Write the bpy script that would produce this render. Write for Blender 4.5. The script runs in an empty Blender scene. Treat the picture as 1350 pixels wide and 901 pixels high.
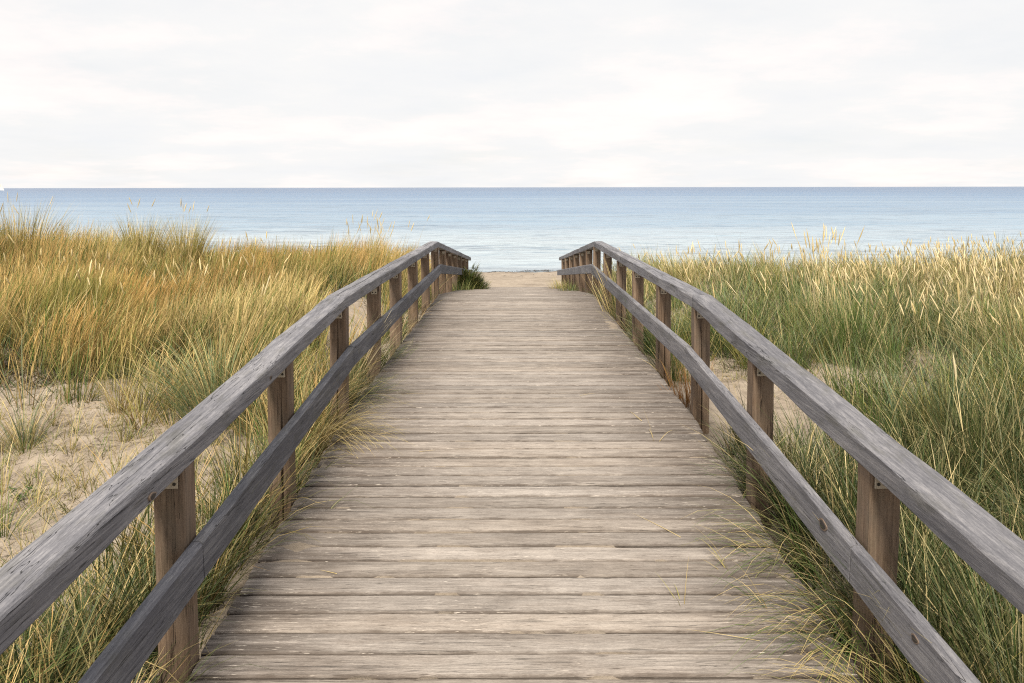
import bpy, math, random
import numpy as np
from mathutils import Vector, Matrix, Euler

random.seed(7)
rng = np.random.default_rng(11)
S = bpy.context.scene
COL = S.collection
R = math.radians

# ------------------------------------------------------------------ camera
F_PX, W_PX = 1100.0, 1350.0
PITCH = 4.0
EYE = 1.50
cd = bpy.data.cameras.new('camera')
cam = bpy.data.objects.new('camera', cd); COL.objects.link(cam)
cd.sensor_width = 36.0
cd.lens = F_PX / W_PX * 36.0
cd.shift_y = -((450.5 - (247.2 + F_PX * math.tan(R(PITCH)))) / W_PX)
cd.shift_x = -2.0 / W_PX
cd.clip_start, cd.clip_end = 0.05, 90000.0
cam.matrix_world = (Matrix.Translation((0, 0, EYE)) @ Euler((R(90 - PITCH), 0, 0)).to_matrix().to_4x4()
                    @ Matrix.Rotation(R(-0.09), 4, 'Z'))
S.camera = cam

# ------------------------------------------------------------------ view
S.view_settings.view_transform = 'Standard'
S.view_settings.look = 'None'
S.view_settings.gamma = 1.0
S.view_settings.use_curve_mapping = False
S.view_settings.exposure = 0.36
try:
    S.cycles.use_denoising = False
    S.cycles.filter_width = 1.15
    S.cycles.use_adaptive_sampling = False
    S.cycles.sample_clamp_indirect = 3.0
    S.cycles.max_bounces = 6
    S.cycles.diffuse_bounces = 2
    S.cycles.transmission_bounces = 4
except Exception:
    pass

# ------------------------------------------------------------------ light
SUN_EL, SUN_AZ = 46.0, -170.0      # azimuth clockwise from +Y (the sea); sun behind the left shoulder
sd = bpy.data.lights.new('sun', 'SUN')
sun = bpy.data.objects.new('sun', sd); COL.objects.link(sun)
sd.energy = 5.0
sd.angle = R(14.0)
sd.color = (1.0, 0.92, 0.79)
dirv = Vector((math.sin(R(SUN_AZ)) * math.cos(R(SUN_EL)), math.cos(R(SUN_AZ)) * math.cos(R(SUN_EL)), math.sin(R(SUN_EL))))
sun.rotation_euler = dirv.to_track_quat('Z', 'Y').to_euler()
sun.location = (-20, -12, 20)

w = bpy.data.worlds.new('World'); S.world = w; w.use_nodes = True
nt = w.node_tree; N = nt.nodes; L = nt.links; N.clear()
out = N.new('ShaderNodeOutputWorld'); bg = N.new('ShaderNodeBackground')
L.new(bg.outputs[0], out.inputs[0]); bg.inputs[1].default_value = 0.0800
sky = N.new('ShaderNodeTexSky'); sky.sky_type = 'NISHITA'; sky.sun_disc = False
sky.sun_elevation = R(SUN_EL); sky.sun_rotation = R(SUN_AZ)
tc = N.new('ShaderNodeTexCoord')
# thin bright cloud veil all over the dome: noise on the direction projected to a cloud layer
sep = N.new('ShaderNodeSeparateXYZ'); L.new(tc.outputs['Generated'], sep.inputs[0])
zz = N.new('ShaderNodeMath'); zz.operation = 'ABSOLUTE'; L.new(sep.outputs[2], zz.inputs[0])
za = N.new('ShaderNodeMath'); za.operation = 'ADD'; za.inputs[1].default_value = 0.14; L.new(zz.outputs[0], za.inputs[0])
dx = N.new('ShaderNodeMath'); dx.operation = 'DIVIDE'; L.new(sep.outputs[0], dx.inputs[0]); L.new(za.outputs[0], dx.inputs[1])
dy = N.new('ShaderNodeMath'); dy.operation = 'DIVIDE'; L.new(sep.outputs[1], dy.inputs[0]); L.new(za.outputs[0], dy.inputs[1])
cmb = N.new('ShaderNodeCombineXYZ'); L.new(dx.outputs[0], cmb.inputs[0]); L.new(dy.outputs[0], cmb.inputs[1])
def wnoise(scale, detail, rough, off):
    mp = N.new('ShaderNodeMapping'); mp.inputs['Location'].default_value = off
    L.new(cmb.outputs[0], mp.inputs[0])
    n = N.new('ShaderNodeTexNoise'); n.inputs['Scale'].default_value = scale; n.inputs['Detail'].default_value = detail
    n.inputs['Roughness'].default_value = rough; L.new(mp.outputs[0], n.inputs['Vector']); return n
n1 = wnoise(0.8, 9, 0.6, (6.3, 2.2, 0)); n2 = wnoise(0.9, 9, 0.6, (-2.3, 5.2, 1.0))
cr = N.new('ShaderNodeValToRGB'); L.new(n1.outputs[0], cr.inputs[0])
cr.color_ramp.elements[0].position = 0.30; cr.color_ramp.elements[0].color = (8.8, 8.92, 9.1, 1)
cr.color_ramp.elements[1].position = 0.50; cr.color_ramp.elements[1].color = (9.35, 9.28, 9.22, 1)
e = cr.color_ramp.elements.new(0.66); e.color = (10.9, 10.05, 9.7, 1)
# breaks in the veil let a little of the blue sky through
br = N.new('ShaderNodeMapRange'); L.new(n2.outputs[0], br.inputs[0])
br.inputs[1].default_value = 0.30; br.inputs[2].default_value = 0.52; br.inputs[3].default_value = 0.90; br.inputs[4].default_value = 0.99
mx = N.new('ShaderNodeMix'); mx.data_type = 'RGBA'
L.new(br.outputs[0], mx.inputs[0]); L.new(sky.outputs[0], mx.inputs[6]); L.new(cr.outputs[0], mx.inputs[7])
L.new(mx.outputs[2], bg.inputs[0])

# ------------------------------------------------------------------ numeric helpers
def _hash(ix, iy, s):
    n = (ix.astype(np.int64) * 374761393 + iy.astype(np.int64) * 668265263 + s * 974634777) & 0x7fffffff
    n = ((n ^ (n >> 13)) * 1274126177) & 0x7fffffff
    return ((n ^ (n >> 16)) & 0xffff) / 65535.0
def vnoise(x, y, s=0):
    x = np.asarray(x, float); y = np.asarray(y, float)
    x0 = np.floor(x); y0 = np.floor(y); fx = x - x0; fy = y - y0
    fx = fx * fx * (3 - 2 * fx); fy = fy * fy * (3 - 2 * fy)
    a = _hash(x0, y0, s); b = _hash(x0 + 1, y0, s); c = _hash(x0, y0 + 1, s); d = _hash(x0 + 1, y0 + 1, s)
    return (a + (b - a) * fx) * (1 - fy) + (c + (d - c) * fx) * fy
def fbm(x, y, s=0, o=4):
    v = 0; a = 0.5; t = 0
    for i in range(o):
        v = v + a * vnoise(np.asarray(x) * 2 ** i, np.asarray(y) * 2 ** i, s + i * 17); t += a; a *= 0.5
    return v / t
def sstep(a, b, x):
    t = np.clip((np.asarray(x, float) - a) / (b - a), 0, 1); return t * t * (3 - 2 * t)

XL, XR = -1.05, 1.12                       # inner faces of the two rows of posts
END_Y = 20.5
def deck(y):                               # top of the boards
    return np.interp(y, [-1.5, 2.6, 5.2, 11.6, 20.5], [-0.285, -0.06, 0.085, 0.01, -0.96])

SEA_Z = -2.6
def ground(x, y):
    x = np.asarray(x, float); y = np.asarray(y, float)
    a = np.where(x < 0, -x + XL + 1.05, x - 0.07)
    beach = np.interp(y, [-30, 18, 20.5, 41, 80, 200, 3000], [-0.7, -0.75, -1.02, -2.62, -4.4, -7, -9])
    path = np.where(y < END_Y, deck(y) - 0.2, beach)
    path = np.where(y < END_Y, path, beach) - 0.04
    path = path + 0.13 * sstep(0.98, 1.16, a) * (1 - sstep(12, 14, y))
    path = np.where(y < -1.4, -0.31, path)
    dl = np.interp(y, [-10, 1, 3.2, 5.0, 7.0, 9.5, 12.5, 15, 19, 24, 30], [-0.2, -0.30, -0.26, -0.12, -0.02, 0.06, 0.10, -0.02, -0.55, -1.2, -1.75])
    dr = np.interp(y, [-10, 1, 3.2, 5.0, 7.0, 9.5, 12.5, 15, 19, 24, 30], [-0.3, -0.34, -0.36, -0.20, -0.12, -0.06, -0.06, -0.16, -0.60, -1.2, -1.75])
    d = np.where(x < 0, dl, dr)
    d = np.where(y > 30, beach, d)
    far = sstep(3.5, 8.5, a)
    hump = np.where(x < 0, 0.27, 0.04) * far * np.exp(-((y - 11.5) / 5.0) ** 2)
    bump = (fbm(x * 0.45 + 9, y * 0.45, 3, 3) - 0.5) * 0.42 * sstep(1.5, 3.2, a) * (1 - sstep(22, 30, y))
    side = sstep(1.25, 2.3, a)
    g = path * (1 - side) + (d + hump + bump) * side
    g = g - 0.07 * np.exp(-((a - 1.6) / 0.35) ** 2) * (1 - sstep(9, 12, y))
    fine = (fbm(x * 2.2, y * 2.2, 31, 3) - 0.5) * 0.11 + (fbm(x * 7, y * 7, 41, 2) - 0.5) * 0.05
    g = g + fine * np.where(a < 1.2, 0.3 + 0.7 * (y > END_Y), 1.0) * (1 - sstep(38, 44, y))
    return g

# ------------------------------------------------------------------ object helpers
def mesh_np(name, verts, quads, smooth=False, sharp=None):
    me = bpy.data.meshes.new(name)
    verts = np.asarray(verts, np.float32); quads = np.asarray(quads, np.int32)
    nf = len(quads); k = quads.shape[1]
    me.vertices.add(len(verts)); me.vertices.foreach_set('co', verts.ravel())
    me.loops.add(nf * k); me.loops.foreach_set('vertex_index', quads.ravel())
    me.polygons.add(nf)
    me.polygons.foreach_set('loop_start', np.arange(0, nf * k, k, dtype=np.int32))
    me.polygons.foreach_set('loop_total', np.full(nf, k, np.int32))
    me.polygons.foreach_set('use_smooth', np.full(nf, smooth, bool))
    me.update(calc_edges=True)
    if sharp is not None:
        me.set_sharp_from_angle(angle=R(sharp))
    return me
def mesh_py(name, verts, faces, smooth=False, sharp=None):
    me = bpy.data.meshes.new(name); me.from_pydata([tuple(v) for v in verts], [], faces); me.update()
    if smooth:
        me.polygons.foreach_set('use_smooth', np.ones(len(me.polygons), bool))
        if sharp is not None: me.set_sharp_from_angle(angle=R(sharp))
    return me
def obj(name, me, mat=None, parent=None):
    o = bpy.data.objects.new(name, me); COL.objects.link(o)
    if mat is not None and not me.materials: me.materials.append(mat)
    if parent is not None: o.parent = parent
    return o
def tag(o, label, cat, group=None):
    o['label'] = label; o['category'] = cat
    if group: o['group'] = group
    return o
def thing(name, label, cat, loc=(0, 0, 0), group=None):
    o = bpy.data.objects.new(name, None); COL.objects.link(o); o.location = loc; o.empty_display_size = 0.2
    return tag(o, label, cat, group)

# ------------------------------------------------------------------ materials
def new_mat(name):
    m = bpy.data.materials.new(name); m.use_nodes = True
    nt = m.node_tree; nt.nodes.clear()
    o = nt.nodes.new('ShaderNodeOutputMaterial'); p = nt.nodes.new('ShaderNodeBsdfPrincipled')
    nt.links.new(p.outputs[0], o.inputs[0])
    return m, nt, nt.nodes, nt.links, p, o
class NB:
    def __init__(s, nt): s.N = nt.nodes; s.L = nt.links
    def put(s, inp, v):
        if isinstance(v, bpy.types.NodeSocket): s.L.new(v, inp)
        else: inp.default_value = v
    def math(s, op, a, b=0.0, clamp=False):
        n = s.N.new('ShaderNodeMath'); n.operation = op; n.use_clamp = clamp; s.put(n.inputs[0], a); s.put(n.inputs[1], b); return n.outputs[0]
    def mapping(s, vec, scale=(1, 1, 1), loc=(0, 0, 0)):
        n = s.N.new('ShaderNodeMapping'); s.put(n.inputs[0], vec); s.put(n.inputs[1], loc); n.inputs[3].default_value = scale; return n.outputs[0]
    def noise(s, vec, scale=1, detail=4, rough=0.55, dist=0.0):
        n = s.N.new('ShaderNodeTexNoise'); s.put(n.inputs['Vector'], vec); n.inputs['Scale'].default_value = scale
        n.inputs['Detail'].default_value = detail; n.inputs['Roughness'].default_value = rough; n.inputs['Distortion'].default_value = dist; return n.outputs[0]
    def ramp(s, f, stops):
        n = s.N.new('ShaderNodeValToRGB'); s.put(n.inputs[0], f); el = n.color_ramp.elements
        while len(el) > 1: el.remove(el[0])
        for i, (p, c) in enumerate(stops):
            e = el[0] if i == 0 else el.new(p)
            e.position = p; e.color = (c, c, c, 1) if isinstance(c, (int, float)) else (*c, 1)
        return n.outputs[0]
    def mr(s, f, a, b, c, d):
        n = s.N.new('ShaderNodeMapRange'); s.put(n.inputs[0], f)
        for i, v in enumerate((a, b, c, d)): s.put(n.inputs[i + 1], v)
        return n.outputs[0]
    def mix(s, f, a, b, mode='MIX'):
        n = s.N.new('ShaderNodeMix'); n.data_type = 'RGBA'; n.blend_type = mode; s.put(n.inputs[0], f)
        s.put(n.inputs[6], a if isinstance(a, bpy.types.NodeSocket) else (*a, 1)); s.put(n.inputs[7], b if isinstance(b, bpy.types.NodeSocket) else (*b, 1)); return n.outputs[2]
    def bump(s, h, strength, dist, normal=None):
        n = s.N.new('ShaderNodeBump'); n.inputs['Strength'].default_value = strength; n.inputs['Distance'].default_value = dist
        s.put(n.inputs['Height'], h)
        if normal is not None: s.L.new(normal, n.inputs['Normal'])
        return n.outputs[0]

def wood_mat(name, axis, dark, mid, light, crack=0.5, deck_wear=False, rough=0.85, moss=0.0, warm=None, seed=0.0):
    """weathered timber; axis = the direction of the grain"""
    m, nt, N, L, p, o = new_mat(name); b = NB(nt)
    tc = N.new('ShaderNodeTexCoord'); oi = N.new('ShaderNodeObjectInfo')
    rnd = oi.outputs['Random']
    offn = N.new('ShaderNodeCombineXYZ'); b.put(offn.inputs[0], b.math('MULTIPLY_ADD', rnd, 37.0)); b.put(offn.inputs[1], b.math('MULTIPLY', rnd, 91.0)); b.put(offn.inputs[2], b.math('ADD', b.math('MULTIPLY', rnd, 53.0), seed))
    va = N.new('ShaderNodeVectorMath'); va.operation = 'ADD'; L.new(tc.outputs['Object'], va.inputs[0]); L.new(offn.outputs[0], va.inputs[1]); v = va.outputs[0]
    def ax(along, across): return tuple(along if i == axis else across for i in range(3))
    grain = b.noise(b.mapping(v, ax(3.6, 85)), 1, 6, 0.66, 0.35)
    fine = b.noise(b.mapping(v, ax(20, 330)), 1, 4, 0.7)
    broad = b.noise(b.mapping(v, ax(1.3, 9)), 1, 4, 0.6, 0.4)
    blot = b.noise(v, 7, 4, 0.6)
    grit = b.noise(b.mapping(v, ax(90, 260)), 1, 3, 0.75)
    hair = b.noise(b.mapping(v, ax(7, 560)), 1, 3, 0.7)
    f = b.math('ADD', b.math('MULTIPLY', grain, 0.36), b.math('ADD', b.math('MULTIPLY', broad, 0.24), b.math('MULTIPLY', fine, 0.18)))
    f = b.math('ADD', f, b.math('ADD', b.math('MULTIPLY', grit, 0.12), b.math('MULTIPLY', hair, 0.10)))
    col = b.ramp(f, [(0.38, dark), (0.495, mid), (0.60, light)])
    tint = b.mr(rnd, 0, 1, 0.86, 1.18)
    tn = N.new('ShaderNodeCombineColor'); 
    for i in range(3): b.put(tn.inputs[i], tint)
    if not deck_wear: col = b.mix(1.0, col, tn.outputs[0], 'MULTIPLY')
    if warm is not None:
        col = b.mix(b.mr(blot, 0.42, 0.68, 0.0, 0.6), col, warm)
    # drying cracks along the grain
    ck = b.noise(b.mapping(v, ax(0.7, 30)), 1, 3, 0.55, 0.2)
    line = b.math('ABSOLUTE', b.math('SUBTRACT', ck, 0.5))
    line = b.mr(line, 0.0, 0.006, 1.0, 0.0)
    where = b.mr(b.noise(b.mapping(v, ax(1.6, 8)), 1, 2, 0.5), 0.47, 0.53, 0.0, 1.0)
    ckm = b.math('MULTIPLY', b.math('MULTIPLY', line, where), crack, True)
    col = b.mix(ckm, col, tuple(c * 0.25 for c in dark))
    if deck_wear:
        so = N.new('ShaderNodeSeparateXYZ'); L.new(tc.outputs['Object'], so.inputs[0])
        gr = b.mr(b.math('ADD', b.math('ABSOLUTE', so.outputs[1]), b.math('MULTIPLY', b.math('SUBTRACT', b.noise(b.mapping(v, ax(9, 30)), 1, 4, 0.65), 0.5), 0.03)), 0.046, 0.057, 0.0, 1.0)
        g = N.new('ShaderNodeNewGeometry'); sp = N.new('ShaderNodeSeparateXYZ'); L.new(g.outputs['Position'], sp.inputs[0])
        ax_ = b.math('ABSOLUTE', b.math('SUBTRACT', sp.outputs[0], 0.03))
        wv = b.noise(g.outputs['Position'], 2.3, 4, 0.6)
        trod = b.mr(b.math('ADD', ax_, b.math('MULTIPLY', b.math('SUBTRACT', wv, 0.5), 0.9)), 0.25, 0.95, 1.0, 0.0)
        dust = b.ramp(b.math('ADD', b.math('MULTIPLY', blot, 0.35), b.math('ADD', b.math('MULTIPLY', fine, 0.35), b.math('MULTIPLY', grit, 0.3))), [(0.36, (0.195, 0.175, 0.157)), (0.62, (0.435, 0.395, 0.355))])
        col = b.mix(b.math('MULTIPLY', trod, 0.55), col, dust)
        # dirt and algae stay where nobody walks
        edge = b.mr(b.math('ADD', ax_, b.math('MULTIPLY', b.math('SUBTRACT', wv, 0.5), 0.5)), 0.55, 1.02, 0.0, 1.0)
        dirt = b.mr(b.noise(b.mapping(v, ax(3, 26)), 1, 5, 0.65), 0.34, 0.58, 0.0, 1.0)
        col = b.mix(b.math('MULTIPLY', b.math('MULTIPLY', edge, dirt), 0.7), col, (0.075, 0.062, 0.052))
        col = b.mix(b.math('MULTIPLY', gr, 0.7), col, (0.07, 0.055, 0.045))
        # pale splinters and flakes
        fl = b.mr(b.noise(b.mapping(v, ax(16, 210)), 1, 3, 0.7), 0.63, 0.68, 0.0, 1.0)
        fl = b.math('MULTIPLY', fl, b.mr(b.math('ADD', wv, b.math('MULTIPLY', ax_, 0.12)), 0.45, 0.62, 0.12, 0.95))
        col = b.mix(fl, col, (0.58, 0.53, 0.47))
        dk = b.mr(b.noise(b.mapping(v, ax(12, 180), (5, 9, 2)), 1, 3, 0.7), 0.61, 0.68, 0.0, 0.8)
        col = b.mix(dk, col, (0.06, 0.048, 0.04))
        r2 = b.math('FRACT', b.math('MULTIPLY', rnd, 17.31))
        hue = b.mix(r2, (1.02, 0.985, 0.945), (0.99, 0.985, 0.985))
        col = b.mix(1.0, b.mix(1.0, col, tn.outputs[0], 'MULTIPLY'), hue, 'MULTIPLY')
        scuff = b.mr(b.noise(b.mapping(v, ax(2.5, 14), (3, 1, 8)), 1, 5, 0.7), 0.46, 0.62, 0.0, 0.4)
        col = b.mix(scuff, col, b.mix(1.0, col, (0.55, 0.50, 0.46), 'MULTIPLY'))
    if moss:
        mm = b.mr(b.noise(b.mapping(v, ax(4, 16)), 1, 5, 0.65), 0.52, 0.66, 0.0, moss)
        col = b.mix(mm, col, (0.075, 0.072, 0.05))
    L.new(col, p.inputs['Base Color'])
    p.inputs['Roughness'].default_value = rough; p.inputs['Specular IOR Level'].default_value = 0.25
    h = b.math('SUBTRACT', b.math('ADD', b.math('MULTIPLY', grain, 0.6), b.math('MULTIPLY', fine, 0.4)), b.math('MULTIPLY', ckm, 1.6))
    h = b.math('ADD', h, b.math('MULTIPLY', grit, 0.35))
    L.new(b.bump(h, 0.8, 0.004), p.inputs['Normal'])
    return m

M = {}
M['plank'] = wood_mat('deck_board_wood', 0, (0.062, 0.052, 0.047), (0.19, 0.167, 0.15), (0.37, 0.332, 0.30), 0.8, True, 0.9)
M['rail'] = wood_mat('grey_rail_wood', 1, (0.07, 0.07, 0.082), (0.165, 0.162, 0.176), (0.30, 0.29, 0.30), 1.0, False, 0.75, 0.35)
M['railtop'] = wood_mat('bleached_rail_top', 1, (0.10, 0.10, 0.112), (0.235, 0.232, 0.245), (0.40, 0.39, 0.40), 1.0, False, 0.8, 0.2, seed=3.0)  # paler for weathering and for light on the top faces, put into the colour
M['midrail_pale'] = wood_mat('mid_grey_rail_wood', 1, (0.06, 0.06, 0.068), (0.145, 0.142, 0.155), (0.26, 0.252, 0.26), 0.8, False, 0.72, 0.25, seed=9.0)  # lower rail wood on the lit side, its light put into the colour
M['midrail'] = wood_mat('dark_grey_rail_wood', 1, (0.035, 0.036, 0.046), (0.085, 0.086, 0.10), (0.18, 0.178, 0.19), 0.8, False, 0.72, 0.25, seed=7.0)  # same lower rail wood with the shade of its inner face painted in
M['post'] = wood_mat('brown_post_wood', 2, (0.055, 0.036, 0.024), (0.16, 0.108, 0.072), (0.27, 0.195, 0.135), 1.0, False, 0.85, 0.25, (0.15, 0.115, 0.09))
M['beam'] = wood_mat('dark_beam_wood', 1, (0.05, 0.04, 0.03), (0.10, 0.08, 0.065), (0.16, 0.13, 0.10), 0.6)

def sand_mat(name='dune_sand', mul=1.0):
    m, nt, N, L, p, o = new_mat(name); b = NB(nt)
    g = N.new('ShaderNodeNewGeometry'); v = g.outputs['Position']
    big = b.noise(v, 0.9, 5, 0.6); mid = b.noise(v, 9, 5, 0.65); fine = b.noise(v, 160, 3, 0.7); sp = b.noise(v, 55, 3, 0.6)
    col = b.ramp(b.math('ADD', b.math('MULTIPLY', big, 0.45), b.math('ADD', b.math('MULTIPLY', mid, 0.35), b.math('MULTIPLY', fine, 0.2))),
                 [(0.36, (0.20, 0.163, 0.122)), (0.5, (0.305, 0.252, 0.192)), (0.64, (0.40, 0.34, 0.265))])
    col = b.mix(b.mr(sp, 0.66, 0.72, 0, 0.55), col, (0.13, 0.10, 0.065))
    org = b.mr(b.noise(v, 3.2, 6, 0.7), 0.54, 0.66, 0.0, 0.6)
    col = b.mix(b.math('MULTIPLY', org, b.mr(b.noise(v, 38, 4, 0.7), 0.40, 0.58, 0.2, 1.0)), col, (0.15, 0.12, 0.085))
    # wet strip along the water line
    s2 = N.new('ShaderNodeSeparateXYZ'); L.new(v, s2.inputs[0])
    wet = b.mr(b.math('ADD', s2.outputs[2], b.math('MULTIPLY', b.math('SUBTRACT', big, 0.5), 0.12)), -2.56, -2.44, 1.0, 0.0)
    col = b.mix(b.math('MULTIPLY', wet, 0.6), col, (0.16, 0.13, 0.10))
    col = b.mix(1.0, col, (mul, mul, mul * 1.03), 'MULTIPLY')
    L.new(col, p.inputs['Base Color']); p.inputs['Roughness'].default_value = 0.95; p.inputs['Specular IOR Level'].default_value = 0.15
    h = b.math('ADD', b.math('MULTIPLY', mid, 1.0), b.math('MULTIPLY', fine, 0.16))
    L.new(b.bump(h, 0.7, 0.03), p.inputs['Normal'])
    return m
M['sand'] = sand_mat()
M['dirty_sand'] = sand_mat('trodden_dirty_sand', 0.78)

def sea_mat():
    m, nt, N, L, p, o = new_mat('sea_water'); b = NB(nt)
    g = N.new('ShaderNodeNewGeometry'); v = g.outputs['Position']
    s2 = N.new('ShaderNodeSeparateXYZ'); L.new(v, s2.inputs[0])
    lg = b.math('LOGARITHM', b.math('MAXIMUM', s2.outputs[1], 1.0), 10.0)
    depth = b.mr(lg, 1.62, 3.2, 0.0, 1.0)
    patch = b.noise(b.mapping(v, (0.0035, 0.02, 0.0), (1.3, 0.4, 0)), 1, 6, 0.65)
    dcol = b.ramp(b.math('ADD', depth, b.math('MULTIPLY', b.math('SUBTRACT', patch, 0.5), 0.9)),
                  [(0.0, (0.34, 0.40, 0.44)), (0.3, (0.20, 0.29, 0.38)), (0.62, (0.07, 0.16, 0.29)), (1.0, (0.02, 0.08, 0.19))])
    rip = b.math('ADD', b.math('MULTIPLY', b.noise(b.mapping(v, (0.02, 0.10, 0.0)), 1, 6, 0.75), 0.5), b.math('MULTIPLY', b.noise(b.mapping(v, (0.25, 0.9, 0.0)), 1, 4, 0.7), 0.5))
    dcol = b.mix(b.mr(rip, 0.40, 0.50, 0.55, 0.0), dcol, (0.035, 0.09, 0.16))
    L.new(dcol, p.inputs['Base Color'])
    p.inputs['Roughness'].default_value = 0.22; p.inputs['IOR'].default_value = 1.333; p.inputs['Specular IOR Level'].default_value = 0.5
    w1 = b.noise(b.mapping(v, (0.35, 1.1, 1)), 1, 4, 0.6, 0.3)
    w2 = b.noise(b.mapping(v, (0.05, 0.22, 1)), 1, 3, 0.55, 0.3)
    w3 = b.noise(b.mapping(v, (2.0, 5.0, 1)), 1, 3, 0.6)
    h = b.math('ADD', b.math('MULTIPLY', w1, 0.35), b.math('ADD', b.math('MULTIPLY', w2, 1.0), b.math('MULTIPLY', w3, 0.07)))
    L.new(b.bump(h, 1.0, 1.5), p.inputs['Normal'])
    return m
M['sea'] = sea_mat()

def leaf_mat(name, trans=0.28, rough=0.55):
    m, nt, N, L, p, o = new_mat(name); b = NB(nt)
    at = N.new('ShaderNodeAttribute'); at.attribute_name = 'Col'
    L.new(at.outputs['Color'], p.inputs['Base Color']); p.inputs['Roughness'].default_value = rough; p.inputs['Specular IOR Level'].default_value = 0.3
    t = N.new('ShaderNodeBsdfTranslucent'); L.new(at.outputs['Color'], t.inputs[0])
    ms = N.new('ShaderNodeMixShader'); ms.inputs[0].default_value = trans
    L.new(p.outputs[0], ms.inputs[1]); L.new(t.outputs[0], ms.inputs[2]); L.new(ms.outputs[0], o.inputs[0])
    return m
M['grass'] = leaf_mat('grass_blade', 0.16, 0.5)
def plain(name, col, rough=0.6, metal=0.0, n=0.15):
    m, nt, N, L, p, o = new_mat(name); b = NB(nt); tc = N.new('ShaderNodeTexCoord')
    f = b.noise(tc.outputs['Object'], 60, 4, 0.6)
    L.new(b.mix(f, tuple(c * (1 - n * 2) for c in col), tuple(min(1, c * (1 + n * 2)) for c in col)), p.inputs['Base Color'])
    p.inputs['Roughness'].default_value = rough; p.inputs['Metallic'].default_value = metal
    return m
M['bracket'] = plain('pale_zinc', (0.40, 0.345, 0.27), 0.6, 0.1)
M['screw'] = plain('dark_screw_steel', (0.04, 0.036, 0.032), 0.5, 0.6)
M['knot'] = plain('dark_knot_wood', (0.028, 0.022, 0.02), 0.8)
M['knotring'] = plain('brown_knot_rim', (0.16, 0.115, 0.085), 0.8)
M['sail'] = plain('white_sailcloth', (0.66, 0.61, 0.54), 0.8, 0, 0.02)
M['hull'] = plain('white_hull_paint', (0.82, 0.82, 0.82), 0.4, 0, 0.02)
M['wrack'] = plain('dark_seaweed', (0.05, 0.042, 0.03), 0.8, 0, 0.3)

# ------------------------------------------------------------------ terrain
def axis(fine0, fine1, step, lo, hi, grow):
    v = list(np.arange(fine0, fine1 + 1e-6, step)); s = step
    while v[-1] < hi: s *= grow; v.append(v[-1] + s)
    s = step
    while v[0] > lo: s *= grow; v.insert(0, v[0] - s)
    return np.array(v)
def grid_mesh(name, xs, ys, zf, smooth=True):
    X, Y = np.meshgrid(xs, ys); Z = zf(X, Y)
    nx, ny = len(xs), len(ys)
    idx = np.arange(nx * ny).reshape(ny, nx)
    q = np.stack([idx[:-1, :-1], idx[:-1, 1:], idx[1:, 1:], idx[1:, :-1]], -1).reshape(-1, 4)
    return mesh_np(name, np.stack([X, Y, Z], -1).reshape(-1, 3), q, smooth)
xs = axis(-4.6, 4.6, 0.05, -900, 900, 1.06); ys = axis(1.0, 10.0, 0.05, -60, 900, 1.04)
o = obj('ground', grid_mesh('ground', xs, ys, ground), M['sand']); o['kind'] = 'structure'

def sea_h(X, Y):
    amp = 1 - sstep(120, 420, Y)
    z = (fbm(X * 0.16, Y * 0.5, 61, 4) - 0.5) * 0.22 + (fbm(X * 0.9, Y * 2.4, 71, 3) - 0.5) * 0.07
    sh = sstep(40, 60, Y) * 0.8 + 0.2
    return SEA_Z + z * amp * sh
xs = axis(-14, 14, 0.22, -60000, 60000, 1.07); ys = axis(38.0, 60, 0.14, 36, 60000, 1.03)
o = obj('sea', grid_mesh('sea', xs, ys, sea_h), M['sea']); o['kind'] = 'structure'

# ------------------------------------------------------------------ boardwalk
walk = thing('boardwalk', 'weathered grey plank boardwalk between two railings leading to the beach', 'boardwalk', (0.035, 2.0, float(deck(2.0))))
PITCH_Y = 0.1243
LEN = XR - XL - 0.012
def plank_mesh(k):
    r = np.random.default_rng(100 + k); n = 34
    u = np.linspace(-LEN / 2, LEN / 2, n); hw = 0.0570
    th = 0.032
    def edge(seed, amp):
        e = (fbm(u * 3.5 + seed, u * 0 + k, 5, 3) - 0.5) * 2 * amp
        c = np.clip((vnoise(u * 9 + seed * 3, u * 0 + 3.3 * k, 9) - 0.80) / 0.2, 0, 1) * -0.007    # chips
        return e + c
    ef, eb = edge(1.3 + k * 2.1, 0.0022), edge(7.7 + k * 1.3, 0.0022)
    z = (fbm(u * 2 + k, u * 0 + 5, 8, 3) - 0.5) * 0.004
    rows = []
    for i in range(n):
        f = -hw - ef[i]; bk = hw + eb[i]; ze = z[i]; end = -0.003 if i in (0, n - 1) else 0
        rows.append([(u[i], f + 0.004, ze - th), (u[i], f, ze - 0.008), (u[i], f + 0.006, ze - 0.0005 + end), (u[i], f * 0.3, ze + 0.0012 + end),
                     (u[i], bk * 0.3, ze + 0.0012 + end), (u[i], bk - 0.006, ze - 0.0005 + end), (u[i], bk, ze - 0.008), (u[i], bk - 0.004, ze - th)])
    V = [p for row in rows for p in row]; m = 8; Fc = []
    for i in range(n - 1):
        for j in range(m):
            a = i * m + j; b2 = i * m + (j + 1) % m
            Fc.append((a, a + m, b2 + m, b2))
    Fc.append(tuple(range(m))); Fc.append(tuple(reversed(range((n - 1) * m, n * m))))
    return mesh_py('plank', V, Fc, True, 40)
PM = [plank_mesh(k) for k in range(12)]
for me in PM: me.materials.append(M['plank'])
yy = -1.35; k = 0
wl = walk.location
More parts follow.
